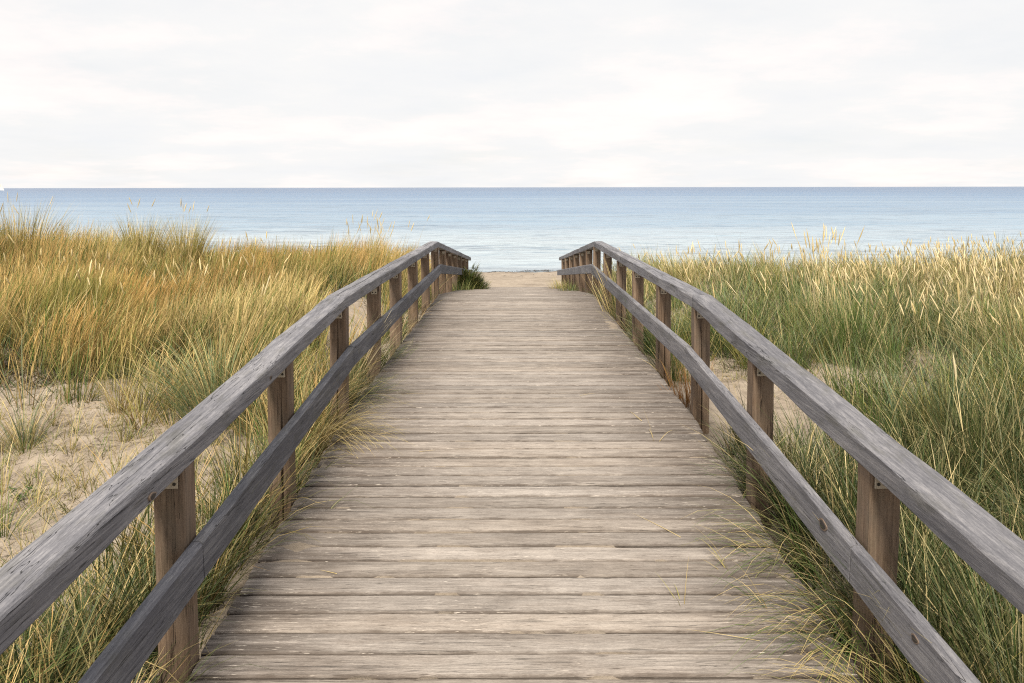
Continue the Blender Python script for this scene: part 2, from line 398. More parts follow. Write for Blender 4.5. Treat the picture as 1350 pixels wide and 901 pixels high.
while yy < END_Y - 0.06:
    o = obj('plank', PM[random.randrange(12)], None, walk)
    y2 = yy + random.uniform(-0.0022, 0.0022)
    sl = math.atan2(float(deck(yy + 0.05) - deck(yy - 0.05)), 0.1)
    o.location = Vector((0.035 + random.uniform(-0.007, 0.007), y2, float(deck(yy)) + random.uniform(-0.003, 0.0015))) - wl
    o.rotation_euler = (sl + random.uniform(-0.008, 0.008), random.uniform(-0.0015, 0.0015), random.uniform(-0.0018, 0.0018) + (math.pi if random.random() < 0.5 else 0))
    if abs(o.rotation_euler[2]) > 1: o.rotation_euler[0] = -o.rotation_euler[0]
    yy += PITCH_Y

def sweep(name, pts, prof, wob=0.0, seed=0, smooth=True, sharp=12, notch=None):
    """prof: list of (side, up) offsets swept along pts (mostly along +Y, side = +X)"""
    P = np.asarray(pts, float); n = len(P); m = len(prof)
    T = np.gradient(P, axis=0); T /= np.linalg.norm(T, axis=1)[:, None]
    side = np.cross(T, np.array([0, 0, 1.0])); side /= np.linalg.norm(side, axis=1)[:, None]
    up = np.cross(side, T)
    V = []
    for i in range(n):
        for j, (a, c) in enumerate(prof):
            w1 = (vnoise(P[i, 1] * 2.3 + seed, j * 0.9 + seed, 77) - 0.5) * wob + (vnoise(P[i, 1] * 9 + seed, j * 1.7, 78) - 0.5) * wob * 0.5
            w2 = (vnoise(P[i, 1] * 2.1 + seed + 50, j * 0.9, 79) - 0.5) * wob + (vnoise(P[i, 1] * 8 + seed, j * 1.7, 80) - 0.5) * wob * 0.5
            if notch and j in notch:
                pos = P[i, 1]; act = float(np.clip((vnoise(pos * 0.55 + seed, 3.3, 81) - 0.42) * 5, 0, 1))
                n0 = (float(fbm(pos * 0.8 + seed, 7.7, 82, 3)) - 0.5) * 0.07
                a = n0 + notch[j] * (0.0006 + 0.0036 * act); c = c - (0.016 * act if notch[j] == 0 else 0)
                w1 = 0; w2 = (vnoise(pos * 2.1 + seed + 50, 7 * 0.9, 79) - 0.5) * wob
            V.append(P[i] + side[i] * (a + w1) + up[i] * (c + w2))
    Fc = []
    for i in range(n - 1):
        for j in range(m):
            a = i * m + j; b2 = i * m + (j + 1) % m
            Fc.append((a, b2, b2 + m, a + m))
    Fc.append(tuple(reversed(range(m)))); Fc.append(tuple(range((n - 1) * m, n * m)))
    return mesh_py(name, V, Fc, smooth, sharp)
def line(y0, y1, step, x, zoff):
    ys_ = list(np.arange(y0, y1, step)) + [y1]
    if len(ys_) > 2 and ys_[-1] - ys_[-2] < step * 0.3: ys_.pop(-2)
    return [(x, y, float(deck(y)) + zoff) for y in ys_]
def shift(me, v):
    me.transform(Matrix.Translation(-Vector(v)))
    return me
for x in (-0.97, -0.26, 0.30, 1.03):
    me = sweep('bearer_beam', line(-1.3, END_Y, 0.4, x, -0.035), [(-0.03, -0.11), (0.03, -0.11), (0.03, 0), (-0.03, 0)], 0.003, 3)
    obj('bearer_beam', shift(me, wl), M['beam'], walk)

# ------------------------------------------------------------------ railings
POST_Y = [0.08 - 1.25, 0.08, 1.33] + [2.58 + 1.282 * i for i in range(15)]
POST_Y = [y for y in POST_Y if y < 20.45]
UNDER = 0.660                                            # underside of the hand rail above the boards
def rail_off(y):                                         # the hand rail sags a little between posts
    return UNDER
def post_mesh(seed, h, groove):
    r = np.random.default_rng(seed); hw = 0.05; c = 0.006
    base = [(-hw + c, -hw), (hw - c, -hw), (hw, -hw + c), (hw, hw - c), (hw - c, hw), (-hw + c, hw), (-hw, hw - c), (-hw, -hw + c)]
    gx = r.uniform(-0.015, 0.02); zs = np.linspace(0, h, 12); V = []; Fc = []
    for i, z in enumerate(zs):
        ring = list(base)
        t = i / 11
        dep = 0.022 * math.sin(min(1, max(0, (t - 0.25) / 0.7)) * math.pi) if groove else 0.0005
        gw = 0.005 * math.sin(min(1, max(0, (t - 0.25) / 0.7)) * math.pi) + 0.0008 if groove else 0.002
        gg = gx + 0.004 * math.sin(t * 5 + seed)
        ring = [ring[0], (gg - gw, -hw), (gg, -hw + max(dep, 0.0002)), (gg + gw, -hw)] + ring[1:]
        tw = 0.004 * math.sin(t * 3 + seed)
        for (a, b2) in ring:
            V.append((a + tw + r.uniform(-0.001, 0.001), b2 + r.uniform(-0.0006, 0.0006), z))
    m = 11
    for i in range(11):
        for j in range(m):
            a = i * m + j; b2 = i * m + (j + 1) % m
            Fc.append((a, b2, b2 + m, a + m))
    Fc.append(tuple(reversed(range(m)))); Fc.append(tuple(range(11 * m, 12 * m)))
    return mesh_py('post', V, Fc, True, 30)
def box(name, sx, sy, sz, bev=0.0):
    import bmesh
    bm = bmesh.new(); bmesh.ops.create_cube(bm, size=1)
    for v in bm.verts: v.co = Vector((v.co.x * sx, v.co.y * sy, v.co.z * sz))
    if bev: bmesh.ops.bevel(bm, geom=bm.edges[:], offset=bev, segments=1, affect='EDGES')
    me = bpy.data.meshes.new(name); bm.to_mesh(me); bm.free(); return me
def disc(name, r, h, n=10):
    V = [(r * math.cos(2 * math.pi * i / n), -h, r * math.sin(2 * math.pi * i / n)) for i in range(n)] + [(r * math.cos(2 * math.pi * i / n), 0, r * math.sin(2 * math.pi * i / n)) for i in range(n)]
    Fc = [tuple(range(n)), tuple(reversed(range(n, 2 * n)))] + [(i, (i + n), (i + 1) % n + n, (i + 1) % n) for i in range(n)]
    return mesh_py(name, V, Fc)
ME_BR = box('bracket', 0.046, 0.004, 0.046, 0.001); ME_BR.materials.append(M['bracket'])
ME_SC = disc('screw', 0.0055, 0.003, 8); ME_SC.materials.append(M['screw'])

def knot(parent, loc, rx, rz, normal):
    """an oval knot: brown rim with a dark core"""
    q = Vector(normal).normalized().to_track_quat('-Y', 'Z')
    for nm, s, dep, mt in (('knot', 1.0, 0.002, 'knotring'), ('knot', 0.72, 0.0035, 'knot')):
        n = 16; V = [(0, -dep, 0)]; Fc = []
        for i in range(n):
            a = 2 * math.pi * i / n; rr = 1 + 0.12 * math.sin(3 * a + 1) + 0.06 * math.sin(5 * a)
            V.append((rx * s * rr * math.cos(a), -dep * 0.8, rz * s * rr * math.sin(a)))
        for i in range(n):
            a = 2 * math.pi * i / n; V.append((rx * s * 1.06 * math.cos(a), 0.006, rz * s * 1.06 * math.sin(a)))
        for i in range(n):
            j = (i + 1) % n; Fc += [(0, 1 + i, 1 + j), (1 + i, 1 + n + i, 1 + n + j, 1 + j)]
        me = mesh_py(nm, V, Fc, True, 50); o = obj(nm, me, M[mt], parent); o.location = loc; o.rotation_euler = q.to_euler()

def railing(sgn, xin, label):
    cx = xin + sgn * 0.05
    root = thing('wooden_railing', label, 'railing', (cx, 2.0, float(deck(2.0)) - 0.2)); L0 = root.location
    tops = []
    for i, y in enumerate(POST_Y):
        y = y + 0.05 + random.uniform(-0.012, 0.012)
        z0 = float(ground(cx, y)) - 0.45; h = float(deck(y)) + UNDER + 0.002 - z0
        groove = random.random() < 0.4 or (sgn < 0 and i == 4) or (sgn > 0 and i == 5)
        po = obj('post', post_mesh(i * 7 + (3 if sgn > 0 else 0), h, groove), M['post'], root)
        po.location = Vector((cx + random.uniform(-0.004, 0.004), y, z0)) - L0
        po.rotation_euler = (random.uniform(-0.006, 0.006), random.uniform(-0.006, 0.006), random.uniform(-0.05, 0.05))
        br = obj('bracket', ME_BR, None, po); br.location = (0.008 * -sgn + random.uniform(-0.006, 0.006), -0.0535, h - 0.036)
        for sx in (-0.012, 0.012):
            sc = obj('screw', ME_SC, None, po); sc.location = (br.location.x + sx, -0.055, h - 0.044)
        tops.append((cx, y))
    # hand rail: broad beam with worn rounded upper arrises
    prof = [(-0.0615, 0.005), (-0.057, 0.0), (0.057, 0.0), (0.0615, 0.005), (0.0625, 0.067), (0.060, 0.0745), (0.053, 0.0785), (0.032, 0.0803), (0.001, 0.081), (0.0, 0.0808), (-0.001, 0.081), (-0.032, 0.0803), (-0.053, 0.0785), (-0.060, 0.0745), (-0.0625, 0.067)]
    if sgn < 0: cuts = [-1.45, 5.2, 9.0, 11.6, 16.1, END_Y]
    else: cuts = [-1.45, 5.2, 11.6, 16.1, END_Y]
    for a, b2 in zip(cuts[:-1], cuts[1:]):
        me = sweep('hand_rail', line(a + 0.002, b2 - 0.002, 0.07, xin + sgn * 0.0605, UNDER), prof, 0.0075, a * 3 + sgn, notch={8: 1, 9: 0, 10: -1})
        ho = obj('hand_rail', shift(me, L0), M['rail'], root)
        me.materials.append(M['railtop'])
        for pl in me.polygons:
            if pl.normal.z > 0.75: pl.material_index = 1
    # lower rail nailed to the path side of the posts
    mp = [(-0.021, 0.004), (-0.017, 0.0), (0.017, 0.0), (0.021, 0.004), (0.021, 0.121), (0.013, 0.130), (-0.013, 0.130), (-0.021, 0.121)]
    if sgn < 0: cuts = [-1.45, 2.63, 5.2, 9.02, 11.6, 16.1, END_Y]
    else: cuts = [-1.45, 2.60, 5.2, 7.80, 11.6, 16.1, END_Y]
    xm = xin - sgn * 0.0225
    for a, b2 in zip(cuts[:-1], cuts[1:]):
        me = sweep('lower_rail', line(a + 0.003, b2 - 0.003, 0.08, xm, 0.288), mp, 0.0035, a * 5 + sgn * 9)
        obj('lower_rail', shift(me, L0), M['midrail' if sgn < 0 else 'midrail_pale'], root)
    return root, L0, cx, xm
rl, L0l, cxl, xml = railing(-1, XL, 'weathered railing standing beside the bare sand and orange-brown grass')
rr, L0r, cxr, xmr = railing(1, XR, 'weathered railing with an oval knot in its lower board, beside lush green grass')
def onrail(L0, x, y, zo): return Vector((x, y, float(deck(y)) + zo)) - L0
knot(rl, onrail(L0l, XL + 0.0035, 2.36, UNDER + 0.022), 0.022, 0.011, (1, 0, 0))
knot(rl, onrail(L0l, XL + 0.0035, 3.55, UNDER + 0.03), 0.016, 0.008, (1, 0, 0))
knot(rr, onrail(L0r, xmr - 0.0215, 2.83, 0.288 + 0.085), 0.036, 0.019, (-1, 0, 0))
knot(rr, onrail(L0r, xmr - 0.0215, 2.16, 0.288 + 0.085), 0.02, 0.011, (-1, 0, 0))

# ------------------------------------------------------------------ sand lying in the joints and drifted on the boards
def joint_h(X, Y):
    col = np.exp(-((X + 0.26) / 0.07) ** 2) + np.exp(-((X - 0.30) / 0.07) ** 2)
    f = fbm(X * 5, Y * 9, 91, 3) + 0.34 * col
    return deck(Y) - 0.075 + 0.0715 * sstep(0.50, 0.72, f)
me = grid_mesh('sand_in_joints', np.linspace(XL + 0.03, XR - 0.03, 80), np.arange(-1.3, 12.2, 0.031), joint_h)
o = obj('sand_in_joints', me, M['dirty_sand']); o['kind'] = 'stuff'
def drift(x0, y0, rx, ry, h, seed):
    n = 44
    xs = np.linspace(x0 - rx, x0 + rx, n); ys = np.linspace(y0 - ry, y0 + ry, n)
    def zf(X, Y):
        r0 = np.sqrt(((X - x0) / rx) ** 2 + ((Y - y0) / ry) ** 2)
        r = r0 * 0.9 + (fbm(X * 7, Y * 7, seed, 5) - 0.30) * 1.1
        r = np.where(r0 > 0.93, 1.3, r)
        return deck(Y) - 0.012 + (h + 0.012) * np.clip(1.2 - r, 0, 1) ** 0.8
    o = obj('drifted_sand', grid_mesh('drifted_sand', xs, ys, zf), M['dirty_sand']); o['kind'] = 'stuff'
drift(-0.92, 3.42, 0.12, 0.20, 0.004, 5); drift(1.03, 8.9, 0.08, 0.5, 0.008, 6); drift(-0.96, 7.4, 0.08, 0.5, 0.006, 8)

# ------------------------------------------------------------------ grass
def C3(*c): return np.array(c, float)
GREEN = C3(0.075, 0.14, 0.026); BLUEG = C3(0.105, 0.16, 0.075); DKGR = C3(0.032, 0.060, 0.013); YELG = C3(0.27, 0.25, 0.065)
STRAW = C3(0.58, 0.45, 0.20); PALE = C3(0.76, 0.65, 0.40); ORANGE = C3(0.50, 0.30, 0.10); RUST = C3(0.30, 0.145, 0.045); BROWN = C3(0.07, 0.05, 0.024)

def blades(base, az, lean, curv, length, width, cb, ct, K=4, face=None, plume=None, droop=None):
    """ribbon per row; returns verts, quads, colours. plume widens the upper part (panicle)"""
    n = len(base); t = np.linspace(0, 1, K + 1)
    tm = (t[:-1] + t[1:]) / 2
    th = lean[:, None] + curv[:, None] * tm[None, :] ** 1.3
    dl = (length / K)[:, None]
    hx = np.concatenate([np.zeros((n, 1)), np.cumsum(np.sin(th) * dl, 1)], 1)
    hz = np.concatenate([np.zeros((n, 1)), np.cumsum(np.cos(th) * dl, 1)], 1)
    if face is None: face = az + rng.uniform(0.5, 2.6, n)
    px = base[:, 0:1] + hx * np.cos(az)[:, None]; py = base[:, 1:2] + hx * np.sin(az)[:, None]; pz = base[:, 2:3] + hz
    wt = (1 - t ** 2.2) * 0.94 + 0.06
    wt = np.broadcast_to(wt, (n, K + 1)).copy()
    if plume is not None:
        pw = np.interp(t, [0, 0.62, 0.78, 0.92, 1.0], [0.55, 0.5, 1.6, 1.5, 0.2])
        wt = np.where(plume[:, None], pw[None, :], wt)
    hw = wt * width[:, None] / 2
    sx = np.cos(face)[:, None] * hw; sy = np.sin(face)[:, None] * hw
    V = np.empty((n, K + 1, 2, 3), np.float32)
    V[:, :, 0, 0] = px - sx; V[:, :, 0, 1] = py - sy; V[:, :, 0, 2] = pz
    V[:, :, 1, 0] = px + sx; V[:, :, 1, 1] = py + sy; V[:, :, 1, 2] = pz
    cc = cb[:, None, :] + (ct - cb)[:, None, :] * (t ** 0.8)[None, :, None]
    Cv = np.ones((n, K + 1, 2, 4), np.float32); Cv[:, :, 0, :3] = cc; Cv[:, :, 1, :3] = cc
    i0 = (np.arange(n) * (K + 1) * 2)[:, None] + (np.arange(K) * 2)[None, :]
    Q = np.stack([i0, i0 + 1, i0 + 3, i0 + 2], -1).reshape(-1, 4)
    return V.reshape(-1, 3), Q, Cv.reshape(-1, 4)
def heads(base, az, lean, curv, length, width, hl, hr, cs, ch, K=5, taper=None):
    """flower stalks: a thin ribbon with a four-sided spindle on top"""
    n = len(base)
    V, Q, Cv = blades(base, az, lean, curv, length, width, cs * 0.75, cs, K)
    top = V.reshape(n, K + 1, 2, 3)[:, K].mean(1); pre = V.reshape(n, K + 1, 2, 3)[:, K - 1].mean(1)
    d = top - pre; d /= np.linalg.norm(d, axis=1)[:, None]
    d += (rng.random((n, 3)) - 0.5) * 0.15
    s1 = np.cross(d, np.array([0.3, 0.2, 1.0])); s1 /= np.linalg.norm(s1, axis=1)[:, None] + 1e-9; s2 = np.cross(d, s1)
    ts = np.array([-0.02, 0.18, 0.5, 0.8, 1.0]); rs = np.array([0.15, 0.8, 1.0, 0.62, 0.05])
    HV = np.empty((n, 5, 4, 3), np.float32)
    for i in range(5):
        for j in range(4):
            a = j * math.pi / 2 + 0.4 * i
            HV[:, i, j] = top + d * (hl * ts[i])[:, None] + (s1 * math.cos(a) + s2 * math.sin(a)) * (hr * rs[i])[:, None]
    HC = np.ones((n, 5, 4, 4), np.float32); HC[..., :3] = (ch * 1.0)[:, None, None, :]; HC[:, ::2, :, :3] *= 0.86
    b0 = len(V) + (np.arange(n) * 20)[:, None, None]
    ii = (np.arange(4) * 4)[None, :, None]; jj = np.arange(4)[None, None, :]; j2 = (jj + 1) % 4
    HQ = np.stack([b0 + ii + jj, b0 + ii + j2, b0 + ii + 4 + j2, b0 + ii + 4 + jj], -1).reshape(-1, 4)
    return np.concatenate([V, HV.reshape(-1, 3)]), np.concatenate([Q, HQ]), np.concatenate([Cv, HC.reshape(-1, 4)])
def join(parts):
    Vs, Qs, Cs = [], [], []; o = 0
    for V, Q, Cv in parts:
        Vs.append(V); Qs.append(Q + o); Cs.append(Cv); o += len(V)
    return np.concatenate(Vs), np.concatenate(Qs), np.concatenate(Cs)
def grass_obj(name, parts, parent=None, origin=(0, 0, 0), mat='grass'):
    V, Q, Cv = join(parts)
    me = mesh_np(name, V - np.asarray(origin, np.float32), Q, True)
    ca = me.color_attributes.new('Col', 'FLOAT_COLOR', 'POINT'); ca.data.foreach_set('color', Cv.ravel())
    return obj(name, me, M[mat], parent)

def lerp(a, b, t): return a + (b - a) * t
def clump_blades(cx, cy, nb, rad, Lm, lean_sp, curv_m, width, dry, green, wind=(0, 0), K=4, straw=None, zoff=0.0):
    """arrays per clump -> blades of all clumps"""
    idx = np.repeat(np.arange(len(cx)), nb); n = len(idx)
    rr = np.sqrt(rng.random(n)) * rad[idx]; aa = rng.uniform(0, 2 * np.pi, n)
    bx = cx[idx] + rr * np.cos(aa); by = cy[idx] + rr * np.sin(aa)
    # blades lean outwards from the clump, plus wind
    ox = np.cos(aa) * (rr / (rad[idx] + 1e-6)) * lean_sp[idx] + wind[0] + rng.normal(0, 0.10, n)
    oy = np.sin(aa) * (rr / (rad[idx] + 1e-6)) * lean_sp[idx] + wind[1] + rng.normal(0, 0.10, n)
    az = np.arctan2(oy, ox); lean = np.clip(np.hypot(ox, oy), 0, 1.2)
    Ln = Lm[idx] * rng.uniform(0.55, 1.12, n)
    bent = rng.random(n) < 0.10; az = np.where(bent, rng.uniform(0, 6.283, n), az); lean = np.where(bent, rng.uniform(0.5, 1.25, n), lean)
    cu = curv_m[idx] * rng.uniform(0.3, 1.5, n)
    w = width[idx] * rng.uniform(0.7, 1.25, n)
    d = (rng.random(n) < dry[idx])
    st = STRAW if straw is None else straw
    br = rng.uniform(0.72, 1.25, n)[:, None]
    stc = st[idx] if isinstance(st, np.ndarray) and st.ndim == 2 else st[None, :]
    tipd = rng.random(n)[:, None] ** 3 * 0.6
    g = green[idx]
    ct = np.where(d[:, None], stc, g * (1 - tipd) + stc * tipd) * br
    cb = np.where(d[:, None], lerp(BROWN, stc, 0.45), lerp(BROWN, g, 0.7)) * br * 0.9
    bz = ground(bx, by) - 0.015 + zoff
    return blades(np.stack([bx, by, bz], 1), az, lean, cu, Ln, w, cb, ct, K)

def bare(x, y):
    """0 on open sand, 1 where vegetation closes"""
    a = np.abs(x)
    n = (fbm(x * 1.1, y * 1.1, 201, 3) - 0.5) * 1.1
    def ell(cx, cy, rx, ry): return np.sqrt(((x - cx) / rx) ** 2 + ((y - cy) / ry) ** 2) + n * 0.9
    m = np.ones_like(x)
    for (cx, cy, rx, ry) in ((-2.9, 4.7, 1.7, 1.35), (-1.75, 4.2, 0.5, 0.7), (-2.0, 9.3, 0.7, 1.1), (-1.6, 7.6, 0.35, 0.8), (1.65, 5.9, 0.5, 1.3), (2.9, 6.6, 0.9, 0.55), (-2.2, 3.3, 0.6, 0.5)):
        m = np.minimum(m, sstep(0.75, 1.25, ell(cx, cy, rx, ry)))
    return m
def inside(x, y): return (x > XL - 0.10) & (x < XR + 0.10) & (y < END_Y + 0.5)
def scatter(n, x0, x1, y0, y1, dens=None, taper=True):
    """points in the wedge the path looks over, wider than the picture"""
    xs_, ys_ = [], []; tot = 0
    for _ in range(30):
        x = rng.uniform(x0, x1, n * 2); y = rng.uniform(y0, y1, n * 2)
        keep = ~inside(x, y)
        if taper: keep &= np.abs(x) < 2.6 + 0.80 * np.maximum(y, 0)
        if dens is not None: keep &= rng.random(n * 2) < dens(x, y)
        xs_.append(x[keep]); ys_.append(y[keep]); tot += keep.sum()
        if tot >= n: break
    return np.concatenate(xs_)[:n], np.concatenate(ys_)[:n]
def crest_fall(y): return 1 - sstep(16.0, 21.0, y)

# --- left: fine golden-brown grass carpet on the dune
def golden(n, x0, x1, y0, y1, K, wmul):
    x, y = scatter(n, x0, x1, y0, y1, lambda x, y: bare(x, y) * sstep(5.6, 7.6, y + (fbm(x * .8, y * .8, 55, 2) - .5) * 2) * crest_fall(y) * (0.10 + 0.90 * sstep(0.38, 0.52, fbm(x * 2.0, y * 2.0, 88, 2))))
    n = len(x)
    pat = fbm(x * 0.55 + 4, y * 0.55, 131, 3)[:, None]; f2 = fbm(x * 1.7, y * 1.7, 133, 2)[:, None]
    tip = lerp(ORANGE, STRAW, np.clip((pat - 0.47) * 3.2, 0, 1)); tip = lerp(tip, YELG, np.clip((f2 - 0.58) * 4, 0, 0.8))
    br = rng.uniform(0.7, 1.3, n)[:, None]
    pl = rng.random(n) < 0.5
    grn = (rng.random(n) < 0.28)[:, None]
    ct = np.where(grn, lerp(GREEN, YELG, rng.random((n, 1))), tip) * br; cb = np.where(grn, DKGR, lerp(BROWN, GREEN, 0.45)) * br
    br2 = lerp(0.62, 1.25, fbm(x * 1.6 + 5, y * 1.6, 143, 2))[:, None]; ct = ct * br2; cb = cb * br2
    b = np.stack([x, y, ground(x, y) - 0.01], 1)
    cl = fbm(x * 2.0, y * 2.0, 88, 2); hgt = 0.10 + 0.36 * fbm(x * 1.1, y * 1.1, 141, 2) + 0.34 * sstep(0.38, 0.66, cl)
    return blades(b, rng.normal(0.1, 0.9, n), np.abs(rng.normal(0.13, 0.12, n)), rng.uniform(0.05, 0.75, n), hgt * rng.uniform(0.6, 1.25, n), rng.uniform(0.003, 0.0055, n) * wmul, cb, ct, K, rng.uniform(-0.9, 0.9, n), pl)
left_parts = [golden(26000, -9, -1.3, 5.6, 9.0, 4, 1.0), golden(60000, -15, -1.3, 8.5, 19.0, 3, 1.5)]
# --- clumps of marram on the left
def left_clumps(n, x0, x1, y0, y1, K, nb, wm, dens):
    x, y = scatter(n, x0, x1, y0, y1, dens)
    n = len(x); r1 = rng.random(n)
    g = np.where((r1 < 0.45)[:, None], GREEN, np.where((r1 < 0.75)[:, None], YELG, BLUEG)) * rng.uniform(0.75, 1.25, (n, 1))
    st = lerp(STRAW, ORANGE, rng.random((n, 1)) * 0.9)
    near = (y < 4.2)[:, None]; g = np.where(near, lerp(g * 0.5, DKGR, 0.55), g)  # clumps close by darkened, shade painted into their green
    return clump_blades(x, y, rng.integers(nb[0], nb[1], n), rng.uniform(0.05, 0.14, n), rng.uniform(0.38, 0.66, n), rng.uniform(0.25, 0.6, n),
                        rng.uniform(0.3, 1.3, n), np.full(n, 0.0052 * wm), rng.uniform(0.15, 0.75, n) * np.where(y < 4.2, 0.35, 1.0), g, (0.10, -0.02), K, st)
dl = lambda x, y: bare(x, y) * crest_fall(y)
left_parts += [left_clumps(260, -8.5, -1.25, 5.4, 8.6, 5, (30, 70), 1.0, dl),
               left_clumps(520, -15, -1.25, 8.2, 19.5, 4, (25, 50), 1.5, dl),
               left_clumps(230, -4.5, -1.2, 0.6, 5.6, 5, (40, 90), 0.999, lambda x, y: bare(x, y) ** 1.5 * sstep(4.4, 2.8, np.abs(x)))]
x, y = scatter(75, -4.4, -1.5, 3.2, 6.4, lambda x, y: 1.05 - bare(x, y)); n = len(x)
left_parts.append(clump_blades(x, y, rng.integers(10, 34, n), rng.uniform(0.02, 0.07, n), rng.uniform(0.14, 0.38, n), rng.uniform(0.3, 0.8, n), rng.uniform(0.3, 1.2, n), np.full(n, 0.0042), rng.uniform(0.2, 0.7, n),
                               np.where((rng.random(n) < 0.5)[:, None], GREEN, YELG) * rng.uniform(0.7, 1.2, (n, 1)), (0.05, 0), 4))
def seed_stalks(x, y, Lr, hl, pale, K=5, lean=0.10, wind=(0.0, 0.0), wm=1.0):
    n = len(x); ox = rng.normal(wind[0], lean, n); oy = rng.normal(wind[1], lean, n)
    b = np.stack([x, y, ground(x, y) - 0.01], 1)
    col = lerp(STRAW, PALE, rng.random((n, 1)) * pale) * rng.uniform(0.8, 1.15, (n, 1))
    return heads(b, np.arctan2(oy, ox), np.hypot(ox, oy), rng.uniform(0.05, 0.5, n), rng.uniform(*Lr, n), np.full(n, 0.0042 * wm), rng.uniform(*hl, n), rng.uniform(0.005, 0.0085, n) * wm, col * 0.85, col, K)
x, y = scatter(200, -11, -1.4, 6.5, 11, dl); left_parts.append(seed_stalks(x, y, (0.5, 0.78), (0.08, 0.15), 0.5, wm=1.2))
o = grass_obj('dune_grass_gold', left_parts); o.name = 'golden_dune_grass'; o['kind'] = 'stuff'

# --- right: green marram with straw-coloured heads
def right_clumps(n, x0, x1, y0, y1, K, nb, wm, dens, hmul=1.0, near=False):
    x, y = scatter(n, x0, x1, y0, y1, dens)
    n = len(x); r1 = rng.random(n)
    dz = sstep(0.46, 0.66, fbm(x * 0.5 + 3, y * 0.5, 151, 3) + 0.04 * (x - 4) + 0.02 * (y - 8))
    g = np.where((r1 < 0.55)[:, None], GREEN, np.where((r1 < 0.7)[:, None], YELG, BLUEG)) * rng.uniform(0.7, 1.25, (n, 1))
    g = lerp(g, YELG, dz[:, None] * 0.5)
    if near: g = lerp(g * 0.6, DKGR, 0.35 + rng.random((n, 1)) * 0.7); dz = dz * 0.25  # dense near clumps carry part of their shade in the blade colour
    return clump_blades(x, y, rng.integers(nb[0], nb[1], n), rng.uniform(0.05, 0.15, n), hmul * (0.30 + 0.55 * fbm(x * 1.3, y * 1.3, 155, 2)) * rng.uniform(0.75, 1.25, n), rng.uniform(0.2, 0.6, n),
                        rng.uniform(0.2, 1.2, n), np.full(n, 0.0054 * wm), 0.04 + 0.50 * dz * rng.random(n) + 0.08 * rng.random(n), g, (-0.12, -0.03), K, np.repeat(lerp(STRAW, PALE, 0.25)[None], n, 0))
dr_ = lambda x, y: bare(x, y) * crest_fall(y)
right_parts = [right_clumps(520, 1.3, 5.6, 0.8, 5.0, 5, (50, 100), 1.0, lambda x, y: bare(x, y), 1.0, True),
               right_clumps(520, 1.3, 8.5, 4.8, 8.8, 5, (40, 80), 1.0, dr_),
               right_clumps(800, 1.3, 15, 8.4, 19.5, 4, (30, 55), 1.5, dr_)]
def hd(x, y): return bare(x, y) * crest_fall(y) * (0.03 + 0.97 * sstep(0.50, 0.62, fbm(x * 0.6 + 7, y * 0.6, 161, 2) + 0.04 * (x - 4)))
x, y = scatter(900, 1.6, 9, 6.0, 10.5, hd); right_parts.append(seed_stalks(x, y, (0.5, 0.78), (0.09, 0.19), 1.0, 5, 0.14, (-0.06, 0)))
x, y = scatter(800, 1.6, 14, 9.5, 14.5, hd); right_parts.append(seed_stalks(x, y, (0.42, 0.68), (0.09, 0.17), 0.9, 4, 0.12, (-0.05, 0), 1.3))
o = grass_obj('green_dune_grass', right_parts); o['kind'] = 'stuff'

# --- low shoots, runners and litter on the open sand
def litter(n):
    x, y = scatter(n, -4.6, 4.6, 1.5, 8.5, lambda x, y: (1.05 - bare(x, y)) ** 1.0 * sstep(0.35, 0.6, fbm(x * 1.8, y * 1.8, 171, 2)))
    n = len(x); b = np.stack([x, y, ground(x, y) + 0.003], 1)
    c = np.where((rng.random(n) < 0.5)[:, None], BROWN * 0.6, lerp(BROWN, STRAW, 0.4)) * rng.uniform(0.6, 1.3, (n, 1))
    return blades(b, rng.uniform(0, 6.28, n), rng.uniform(1.25, 1.6, n), rng.uniform(-0.3, 0.3, n), rng.uniform(0.02, 0.09, n), rng.uniform(0.002, 0.006, n), c, c, 2)
def shoots(n):
    x, y = scatter(n, -4.6, 4.6, 1.5, 9.5, lambda x, y: (1.02 - bare(x, y)) * sstep(0.4, 0.6, fbm(x * 1.3, y * 1.3, 181, 2)))
    n = len(x); g = lerp(GREEN, YELG, rng.random((n, 1))) * rng.uniform(0.7, 1.2, (n, 1))
    return clump_blades(x, y, rng.integers(3, 14, n), rng.uniform(0.01, 0.05, n), rng.uniform(0.07, 0.26, n), rng.uniform(0.3, 0.9, n), rng.uniform(0.2, 1.2, n), np.full(n, 0.0035), rng.uniform(0.1, 0.6, n), g, (0.05, 0), 4)
def thatch(n, x0, x1, y0, y1):
    x, y = scatter(n, x0, x1, y0, y1, lambda x, y: sstep(0.45, 0.9, bare(x, y)) * crest_fall(y))
    n = len(x); b = np.stack([x, y, ground(x, y) + 0.002], 1)
    r_ = rng.random((n, 1)); c = np.where(r_ < 0.45, BROWN, np.where(r_ < 0.75, DKGR * 1.2, lerp(BROWN, STRAW, 0.35))) * rng.uniform(0.5, 1.2, (n, 1))
    return blades(b, rng.uniform(0, 6.28, n), rng.uniform(0.5, 1.5, n), rng.uniform(-0.2, 0.4, n), rng.uniform(0.05, 0.20, n), rng.uniform(0.004, 0.010, n), c * 0.9, c, 2)
o = grass_obj('dead_grass_thatch', [thatch(26000, -5, -1.2, 0.5, 7), thatch(34000, 1.25, 5.8, 0.5, 7), thatch(26000, -9, -1.2, 7, 14), thatch(26000, 1.25, 9, 7, 14)]); o['kind'] = 'stuff'
o = grass_obj('sand_plant_litter', [litter(6500), shoots(700)]); o['kind'] = 'stuff'
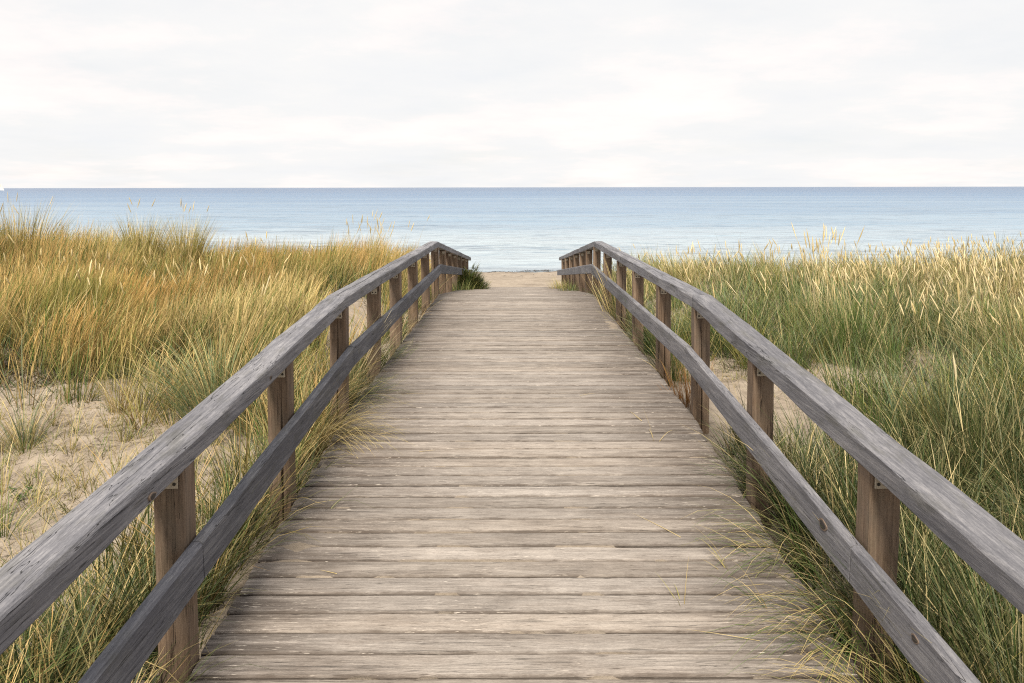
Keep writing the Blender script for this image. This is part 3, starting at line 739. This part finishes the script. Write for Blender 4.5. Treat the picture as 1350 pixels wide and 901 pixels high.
# --- fringe right beside the boards
def fringe(n, s):
    y = rng.uniform(0.5, 11.5, n); y = y[rng.random(n) < sstep(0.38, 0.55, fbm(y * 0.9 + s * 7, y * 0, 191, 2))]; n = len(y)
    x = np.where(s < 0, XL - rng.uniform(0.10, 0.34, n), XR + rng.uniform(0.10, 0.34, n))
    g = np.where((rng.random(n) < 0.6)[:, None], GREEN, DKGR) * rng.uniform(0.7, 1.2, (n, 1))
    return clump_blades(x, y, rng.integers(14, 40, n), rng.uniform(0.03, 0.09, n), rng.uniform(0.22, 0.5, n), rng.uniform(0.3, 0.7, n), rng.uniform(0.3, 1.2, n), np.full(n, 0.004), rng.uniform(0.1, 0.5, n), g, (-s * 0.1, 0), 5)
o = grass_obj('boardwalk_fringe_grass', [fringe(150, -1), fringe(170, 1)]); o['kind'] = 'stuff'

# --- single tussocks one can point at
def tuft(name, label, x, y, n, rad, Lr, lean_sp, curv, wind, green, dry, width=0.0045, stalks=None, straw=STRAW, z=None, group=None, cat='grass tuft', K=6, cb_dark=1.0):
    z0 = float(ground(x, y)) if z is None else z
    root = thing(name, label, cat, (x, y, z0), group)
    rr_ = np.sqrt(rng.random(n)) * rad; aa = rng.uniform(0, 2 * np.pi, n)
    b = np.stack([x + rr_ * np.cos(aa), y + rr_ * np.sin(aa), np.full(n, z0 - 0.02)], 1)
    if z is None: b[:, 2] = ground(b[:, 0], b[:, 1]) - 0.02
    ox = np.cos(aa) * rr_ / rad * lean_sp + wind[0] + rng.normal(0, 0.09, n); oy = np.sin(aa) * rr_ / rad * lean_sp + wind[1] + rng.normal(0, 0.09, n)
    d = (rng.random(n) < dry)[:, None]; br = rng.uniform(0.7, 1.25, n)[:, None]; tt = rng.random((n, 1)) ** 2 * 0.6
    ct = np.where(d, straw, lerp(green, straw, tt)) * br; cb = np.where(d, lerp(BROWN, straw, 0.5), lerp(BROWN, green, 0.7)) * br * 0.9 * cb_dark
    P = blades(b, np.arctan2(oy, ox), np.clip(np.hypot(ox, oy), 0, 1.35), curv * rng.uniform(0.4, 1.5, n), rng.uniform(*Lr, n), width * rng.uniform(0.7, 1.25, n), cb, ct, K)
    grass_obj('leaves', [P], root, (x, y, z0))
    if stalks:
        m, Ls, hl, pale, sl = stalks
        bx = x + rng.normal(0, rad * 0.6, m); by = y + rng.normal(0, rad * 0.6, m)
        ox = rng.normal(wind[0] * 0.5, sl, m); oy = rng.normal(wind[1] * 0.5, sl, m)
        col = lerp(STRAW, PALE, pale * rng.random((m, 1))) * rng.uniform(0.85, 1.15, (m, 1))
        P = heads(np.stack([bx, by, np.full(m, z0 - 0.02)], 1), np.arctan2(oy, ox), np.hypot(ox, oy), rng.uniform(0.05, 0.45, m), rng.uniform(*Ls, m), np.full(m, 0.0055), rng.uniform(*hl, m), rng.uniform(0.005, 0.008, m), col * 0.8, col, 6)
        grass_obj('flower_stalks', [P], root, (x, y, z0))
    return root
T = 'grass_tussock'
tuft(T, 'dry yellow straw tuft flopping over the board edge under the lower rail', -1.16, 4.78, 260, 0.10, (0.45, 0.72), 0.25, 1.7, (0.42, -0.12), YELG, 0.85, 0.004, straw=STRAW * 0.9)
tuft(T, 'dark green tuft spilling onto the boards behind the dry straw tuft', -1.17, 5.6, 300, 0.15, (0.35, 0.62), 0.3, 1.6, (0.36, -0.05), DKGR * 1.3, 0.12)
tuft(T, 'bright green tuft squeezed between two posts near the pale leaning straw', -1.15, 6.95, 220, 0.14, (0.28, 0.48), 0.3, 0.8, (0.25, 0), GREEN, 0.08)
tuft(T, 'pale straw bundle leaning up against a brown post', -1.28, 6.35, 90, 0.07, (0.5, 0.75), 0.15, 0.3, (0.32, 0.02), YELG, 0.9, straw=PALE)
tuft(T, 'big blue-green tussock on the sand next to the hand rail', -2.0, 5.6, 520, 0.22, (0.5, 0.85), 0.6, 0.8, (0.05, -0.05), BLUEG * 1.35, 0.25, 0.005)
tuft(T, 'low tussock with straw foot alone on the bare sand', -3.12, 5.2, 120, 0.10, (0.25, 0.45), 0.6, 0.8, (-0.05, 0), BLUEG, 0.4)
tuft(T, 'arching straw-green tussock at the edge of the bare sand below golden grass', -3.3, 6.6, 240, 0.16, (0.5, 0.85), 0.4, 0.9, (0.25, -0.1), YELG, 0.5)
tuft(T, 'small spreading tussock with green blades in the middle of the sand', -2.55, 4.05, 70, 0.07, (0.18, 0.34), 0.7, 0.8, (0, 0), GREEN, 0.3)
tuft(T, 'thin yellowed tussock rooted in sand before the golden grass', -2.75, 5.75, 80, 0.07, (0.3, 0.5), 0.35, 0.6, (0.1, 0), YELG, 0.6)
tuft(T, 'wispy tussock leaning over the sand near the low straw-footed one', -3.55, 4.75, 70, 0.08, (0.25, 0.45), 0.5, 0.8, (0.1, -0.1), YELG, 0.4)
tuft(T, 'dense dark tussock under the hand rail by the thick brown post', -1.62, 3.0, 260, 0.20, (0.3, 0.62), 0.5, 0.9, (-0.1, -0.1), DKGR * 1.5, 0.12)
tuft(T, 'long-bladed green tussock arching over sand beside the railing foot', -1.85, 2.35, 220, 0.18, (0.4, 0.75), 0.5, 1.1, (0.0, 0.12), GREEN, 0.15)
tuft(T, 'tall plumed tussock on top of the dune, tallest against the sea', -7.25, 12.2, 520, 0.34, (0.75, 1.22), 0.30, 0.4, (0.05, 0), YELG, 0.45, 0.007, (8, (0.9, 1.1), (0.14, 0.2), 0.8, 0.1))
tuft(T, 'dark low tussock on the dune top beside the tallest plumed one', -6.2, 12.3, 260, 0.28, (0.4, 0.65), 0.4, 0.5, (0.1, 0), GREEN * 0.8, 0.25, 0.007)
tuft(T, 'rounded green-gold tussock on the dune top with short plumes', -5.35, 12.0, 480, 0.20, (0.65, 1.0), 0.22, 0.4, (0.05, 0), YELG * 0.9, 0.35, 0.0065, (4, (0.95, 1.1), (0.12, 0.17), 0.7, 0.08))
tuft(T, 'upright narrow green-gold tussock against the sea with tall pale plumes', -4.72, 12.0, 460, 0.15, (0.7, 1.08), 0.18, 0.35, (0.05, 0), YELG, 0.4, 0.0065, (6, (0.95, 1.12), (0.12, 0.18), 0.9, 0.08))
tuft('reed_clump', 'thin pale plumes rising over the sea beside the hand rail crest', -2.25, 13.2, 220, 0.45, (0.45, 0.85), 0.2, 0.4, (0.03, 0), YELG, 0.6, 0.006, (30, (0.65, 1.0), (0.12, 0.22), 1.0, 0.08), cat='reeds')
tuft(T, 'mixed straw and green tuft hanging over the boards below the knotted rail', 1.22, 2.86, 240, 0.09, (0.35, 0.66), 0.3, 1.7, (-0.30, -0.20), GREEN, 0.45)
tuft(T, 'green tuft with thin straw blades reaching across several boards', 1.22, 3.42, 200, 0.10, (0.3, 0.62), 0.3, 1.6, (-0.30, -0.15), GREEN, 0.3)
tuft(T, 'yellow straw tuft fanning out at the foot of the thick post', 1.22, 2.36, 220, 0.09, (0.35, 0.6), 0.35, 1.5, (-0.28, -0.1), YELG, 0.65)
tuft(T, 'loose green tuft beside a post at the board edge, few straws', 1.23, 4.15, 90, 0.08, (0.22, 0.42), 0.3, 1.4, (-0.25, -0.15), GREEN, 0.2)
tuft(T, 'rust-coloured dead tuft under the lower rail between two posts', 1.24, 5.75, 150, 0.12, (0.2, 0.42), 0.2, 0.5, (-0.05, 0), RUST, 0.6, straw=RUST * 1.2)
tuft(T, 'tall bent straw stems leaning through the rails near the crest', 1.18, 9.75, 26, 0.06, (0.6, 0.95), 0.12, 0.35, (-0.20, 0.05), YELG, 0.95, 0.009, straw=STRAW * 1.05)
tuft(T, 'small green tuft at the foot of a post beside drifted sand', 1.20, 8.0, 70, 0.07, (0.2, 0.4), 0.3, 0.8, (-0.1, 0), GREEN, 0.4)
tuft(T, 'large arching straw-tipped tussock beyond the sand hollow', 4.35, 7.1, 420, 0.26, (0.6, 1.0), 0.55, 0.9, (-0.18, -0.12), YELG * 0.9, 0.45, 0.0045, (40, (0.75, 1.0), (0.12, 0.2), 1.0, 0.16), straw=lerp(STRAW, PALE, 0.3))
tuft(T, 'blue-green soft tussock beside the hand rail bend', 2.15, 7.9, 340, 0.28, (0.5, 0.8), 0.4, 0.9, (-0.12, -0.1), BLUEG, 0.1, 0.0045)
tuft(T, 'tall clump of pale straight flower stalks above green blades', 3.15, 8.4, 160, 0.16, (0.4, 0.65), 0.3, 0.6, (0, 0), GREEN, 0.2, 0.0045, (26, (0.8, 1.08), (0.14, 0.22), 1.0, 0.07))
tuft(T, 'yellow-green grass tuft under the lower rail on the downward ramp', 0.98, 17.4, 160, 0.16, (0.25, 0.42), 0.4, 0.5, (0, 0), YELG, 0.35, 0.007, z=float(deck(17.4)) - 0.1)
tuft(T, 'dark green grass tuft hugging the ramp boards below the lower rail', 1.00, 14.6, 150, 0.16, (0.2, 0.38), 0.4, 0.5, (0, 0), GREEN * 0.8, 0.1, 0.007, z=float(deck(14.6)) - 0.1)
tuft(T, 'fresh green grass tuft on the ramp in front of the dark bush', -0.96, 15.2, 170, 0.18, (0.2, 0.4), 0.4, 0.5, (0, 0), GREEN, 0.08, 0.007, z=float(deck(15.2)) - 0.1)

# single flower stalks that stand out
def stalk(label, x, y, Ls, hl, hr, az, lean, col=PALE):
    z0 = float(ground(x, y)); root = thing('grass_stalk', label, 'grass stalk', (x, y, z0))
    P = heads(np.array([[x, y, z0 - 0.02]]), np.array([az]), np.array([lean]), np.array([0.15]), np.array([Ls]), np.array([0.0035]), np.array([hl]), np.array([hr]), col[None] * 0.8, col[None], 8)
    n = 9
    V, Q, Cv = P; ns = 9 * 2; nq = 8
    grass_obj('stem', [(V[:ns], Q[:nq], Cv[:ns])], root, (x, y, z0))
    grass_obj('seed_head', [(V[ns:], Q[nq:] - ns, Cv[ns:])], root, (x, y, z0))
stalk('single cream seed head on a thin stem before dense green grass', 2.62, 4.75, 0.52, 0.17, 0.008, 3.0, 0.05)
stalk('slanting cream seed head over the sand beside the hand rail', -2.35, 7.3, 0.52, 0.20, 0.008, 0.5, 0.22)
stalk('drooping straw stem with bent head beside the hand rail bend', 1.78, 7.0, 0.72, 0.16, 0.007, 2.6, 0.05, STRAW * 1.1)

# dark bush at the end of the ramp
def bush(label, x, y, z0, rx, ry, h, n):
    root = thing('shrub', label, 'shrub', (x, y, z0))
    u = rng.random(n) ** 0.45; a = rng.uniform(0, 6.283, n); el = np.arccos(rng.uniform(0, 1, n))
    lob = 1 + 0.25 * np.sin(a * 3 + 1) + 0.2 * np.sin(el * 5 + a)
    px = x + rx * u * lob * np.sin(el) * np.cos(a); py = y + ry * u * lob * np.sin(el) * np.sin(a); pz = z0 + h * u * lob * np.cos(el) * 0.9
    g = np.where((rng.random(n) < 0.3)[:, None], lerp(YELG, BROWN, 0.4), np.where((rng.random(n) < 0.5)[:, None], lerp(DKGR, BROWN, 0.4), lerp(GREEN, BROWN, 0.35))) * rng.uniform(0.6, 1.3, (n, 1))
    P = blades(np.stack([px, py, pz], 1), a + rng.normal(0, .6, n), rng.uniform(0.2, 1.4, n), rng.uniform(0, 0.8, n), rng.uniform(0.09, 0.20, n), rng.uniform(0.007, 0.014, n), g * 0.8, g, 3)
    grass_obj('foliage', [P], root, (x, y, z0))
    m = 22; a = rng.uniform(0, 6.283, m)
    st = np.repeat((BROWN * 0.8)[None], m, 0)
    P = blades(np.stack([x + rng.normal(0, .05, m), y + rng.normal(0, .05, m), np.full(m, z0 - 0.05)], 1), a, rng.uniform(0.1, 0.8, m), rng.uniform(0, 0.5, m), rng.uniform(0.6, 1.0, m) * h, np.full(m, 0.012), st, st, 4)
    grass_obj('twigs', [P], root, (x, y, z0))
bush('dark rounded bush swallowing the far end of the railing at the beach', -0.90, 16.7, float(deck(16.7)) - 0.08, 0.28, 0.55, 0.44, 6500)

# sprigs that grow through the joints and straws lying on the boards
def sprig(label, x, y, n, Lr, az, green, dry, group=None):
    tuft('grass_sprig', label, x, y, n, 0.012, Lr, 0.5, 0.9, (0.5 * math.cos(az), 0.5 * math.sin(az)), green, dry, 0.0035, z=float(deck(y)) - 0.006, cat='grass sprig', group=group)
sprig('two green blades growing between boards near the sand drift', -0.88, 3.78, 3, (0.12, 0.22), 1.2, GREEN, 0.0)
sprig('sprig of thin green blades in a joint before the straw tufts', 0.62, 2.98, 4, (0.10, 0.22), 2.0, YELG, 0.3)
sprig('sprig of dry blades in a joint beside the overhanging tufts', 0.86, 3.22, 6, (0.12, 0.26), 2.6, YELG, 0.6)
sprig('bushy sprig of straw blades rooted in a joint near the board ends', 0.93, 2.98, 12, (0.12, 0.30), 2.8, GREEN, 0.6)
sprig('tiny green sprig in the middle of the boards', -0.38, 3.95, 3, (0.03, 0.05), 1.0, GREEN, 0.0)
sprig('short dark sprig at the edge of the boards by a post', -0.93, 7.55, 7, (0.08, 0.16), 0.6, DKGR, 0.0)
sprig('long thin straw blade sprouting from a joint past the knot rail', 0.80, 4.65, 3, (0.18, 0.3), 1.8, YELG, 0.8)
def straw(x, y, ln, az, col, label):
    z0 = float(deck(y)) + 0.004; root = None
    P = blades(np.array([[x, y, z0]]), np.array([az]), np.array([1.50]), np.array([0.08]), np.array([ln]), np.array([0.004]), col[None], col[None], 5, np.array([az + 1.57]))
    o = grass_obj('straw_blade', [P], None, (x, y, z0)); o.location = (x, y, z0)
    tag(o, label, 'straw')
for (x, y, ln, az, lb) in ((-0.52, 4.5, 0.10, 0.2, 'short straw blade lying alone on the middle boards'), (0.72, 3.5, 0.3, 2.2, 'longest straw blade lying slantwise over two boards'), (0.45, 5.6, 0.12, 0.4, 'short straw blade lying on distant boards toward the crest'),
                       (-0.7, 3.2, 0.08, 2.8, 'tiny straw blade lying near the sand drift'), (0.78, 5.0, 0.22, 1.8, 'straight straw blade lying along the way near the board ends'), (0.84, 2.75, 0.25, 2.9, 'straw blade lying across the board below the bushy straw sprig')):
    straw(x, y, ln, az, STRAW, lb)

# leafy weed on the sand
def weed(label, x, y, n, h):
    z0 = float(ground(x, y)); root = thing('sand_weed', label, 'weed', (x, y, z0))
    k = n * 6; st = rng.integers(0, n, k); a = rng.uniform(0, 6.28, n); ln = rng.uniform(0.5, 1, n) * h
    t = rng.uniform(0.3, 1, k); px = x + np.cos(a[st]) * ln[st] * t * 0.8; py = y + np.sin(a[st]) * ln[st] * t * 0.8; pz = z0 + ln[st] * t * 0.6
    g = np.repeat(DKGR[None], k, 0) * rng.uniform(0.8, 1.6, (k, 1))
    grass_obj('leaves', [blades(np.stack([px, py, pz], 1), rng.uniform(0, 6.28, k), rng.uniform(0.6, 1.5, k), rng.uniform(0, .5, k), rng.uniform(0.02, 0.045, k), np.full(k, 0.012), g, g * 1.2, 3)], root, (x, y, z0))
    c = np.repeat((BROWN * 0.7)[None], n, 0)
    grass_obj('stems', [blades(np.tile([[x, y, z0 - 0.01]], (n, 1)), a, np.full(n, 0.93), np.full(n, 0.0), ln, np.full(n, 0.004), c, c, 3)], root, (x, y, z0))
weed('small dark leafy weed on sand just outside the green-side railing', 1.52, 4.95, 7, 0.16)
weed('thin branching weed on sand farther along the green-side railing', 1.75, 5.6, 5, 0.14)
weed('dark leafy weed creeping on the open sand opposite the railing', -2.75, 4.55, 8, 0.13)

# ------------------------------------------------------------------ beach: washed-up seaweed
def wrack():
    parts = []
    n = 2600; x = rng.uniform(-9, 9, n); y = 40.3 + 0.5 * np.sin(x * 0.8) + rng.normal(0, 0.22, n)
    k = (rng.random(n) < sstep(0.42, 0.55, fbm(x * 0.5 + 2, y * 0, 211, 3))); x, y = x[k], y[k]
    x2 = rng.uniform(-8, 8, 500); y2 = rng.uniform(31, 40, 500); k = rng.random(500) < sstep(0.55, 0.65, fbm(x2 * 0.7, y2 * 0.5, 213, 2))
    x = np.concatenate([x, x2[k]]); y = np.concatenate([y, y2[k]]); n = len(x)
    c = np.repeat(C3(0.05, 0.04, 0.028)[None], n, 0) * rng.uniform(0.6, 1.6, (n, 1))
    return blades(np.stack([x, y, np.maximum(ground(x, y), SEA_Z) + 0.01], 1), rng.uniform(0, 6.28, n), rng.uniform(1.3, 1.62, n), rng.uniform(0, 0.2, n), rng.uniform(0.1, 0.25, n), rng.uniform(0.02, 0.05, n), c, c, 3)
o = grass_obj('seaweed', [wrack()]); o['kind'] = 'stuff'

# ------------------------------------------------------------------ sailing boat near the horizon
def boat(x, y):
    root = thing('sailing_boat', 'small white sailing boat far out near the horizon', 'sailboat', (x, y, SEA_Z)); root.rotation_euler = (0, 0, R(12))
    n = 13; V = []; Fc = []
    for i in range(n):
        t = i / (n - 1); xx = -4.6 + 9.2 * t; bw = 1.5 * math.sin(math.pi * min(1, 0.18 + 0.82 * (1 - t)) ) ** 0.6 if t < 1 else 0.02
        bw = 1.45 * (1 - t ** 2.6) * (0.75 + 0.25 * min(1, t * 3)) + 0.02; fb = 0.95 + 0.35 * t * t
        V += [(xx, -bw, fb), (xx, -bw * 0.8, 0.2), (xx, 0, -0.45 * (1 - t * 0.6)), (xx, bw * 0.8, 0.2), (xx, bw, fb), (xx, 0, fb + 0.08)]
    for i in range(n - 1):
        for j in range(6):
            a = i * 6 + j; b2 = i * 6 + (j + 1) % 6; Fc.append((a, b2, b2 + 6, a + 6))
    Fc.append((5, 4, 3, 2, 1, 0)); Fc.append(tuple(range((n - 1) * 6, n * 6)))
    obj('hull', mesh_py('hull', V, Fc, True, 40), M['hull'], root)
    c = obj('cabin', box('cabin', 3.2, 1.6, 0.55, 0.12), M['hull'], root); c.location = (0.4, 0, 1.3)
    ms = obj('mast', sweep('mast', [(0, 0, 0), (0, 0.001, 12.4)], [(0.07, 0.07), (-0.07, 0.07), (-0.07, -0.07), (0.07, -0.07)]) if False else box('mast', 0.14, 0.14, 12.2, 0.03), M['hull'], root); ms.location = (0.7, 0, 7.0)
    bo = obj('boom', box('boom', 4.4, 0.12, 0.12, 0.02), M['hull'], root); bo.location = (-1.6, 0.25, 2.2)
    def sail(name, p0, p1, p2, bulge):
        m = 9; V = []; Fc = []
        for s in (0, 0.02):
            for i in range(m):
                for j in range(m):
                    u, v = i / (m - 1), j / (m - 1)
                    p = Vector(p0) * (1 - v) * (1 - u) + Vector(p1) * (1 - v) * u + Vector(p2) * v
                    p.y += bulge * math.sin(math.pi * min(1, u + 0.1)) * (1 - v) * math.sin(math.pi * (0.15 + 0.85 * v)) + s
                    V.append(p)
        for s in range(2):
            for i in range(m - 1):
                for j in range(m - 1):
                    a = s * m * m + i * m + j; Fc.append((a, a + 1, a + m + 1, a + m) if s else (a, a + m, a + m + 1, a + 1))
        obj(name, mesh_py(name, V, Fc, True), M['sail'], root)
    sail('mainsail', (0.6, 0, 2.4), (-3.6, 0.4, 2.4), (0.6, 0, 12.8), 0.9)
    sail('jib', (4.3, 0, 1.5), (1.0, 0.5, 1.7), (0.9, 0, 10.6), 0.7)
BY = 1380.0
boat((3.0 - 677) / F_PX * BY, BY)
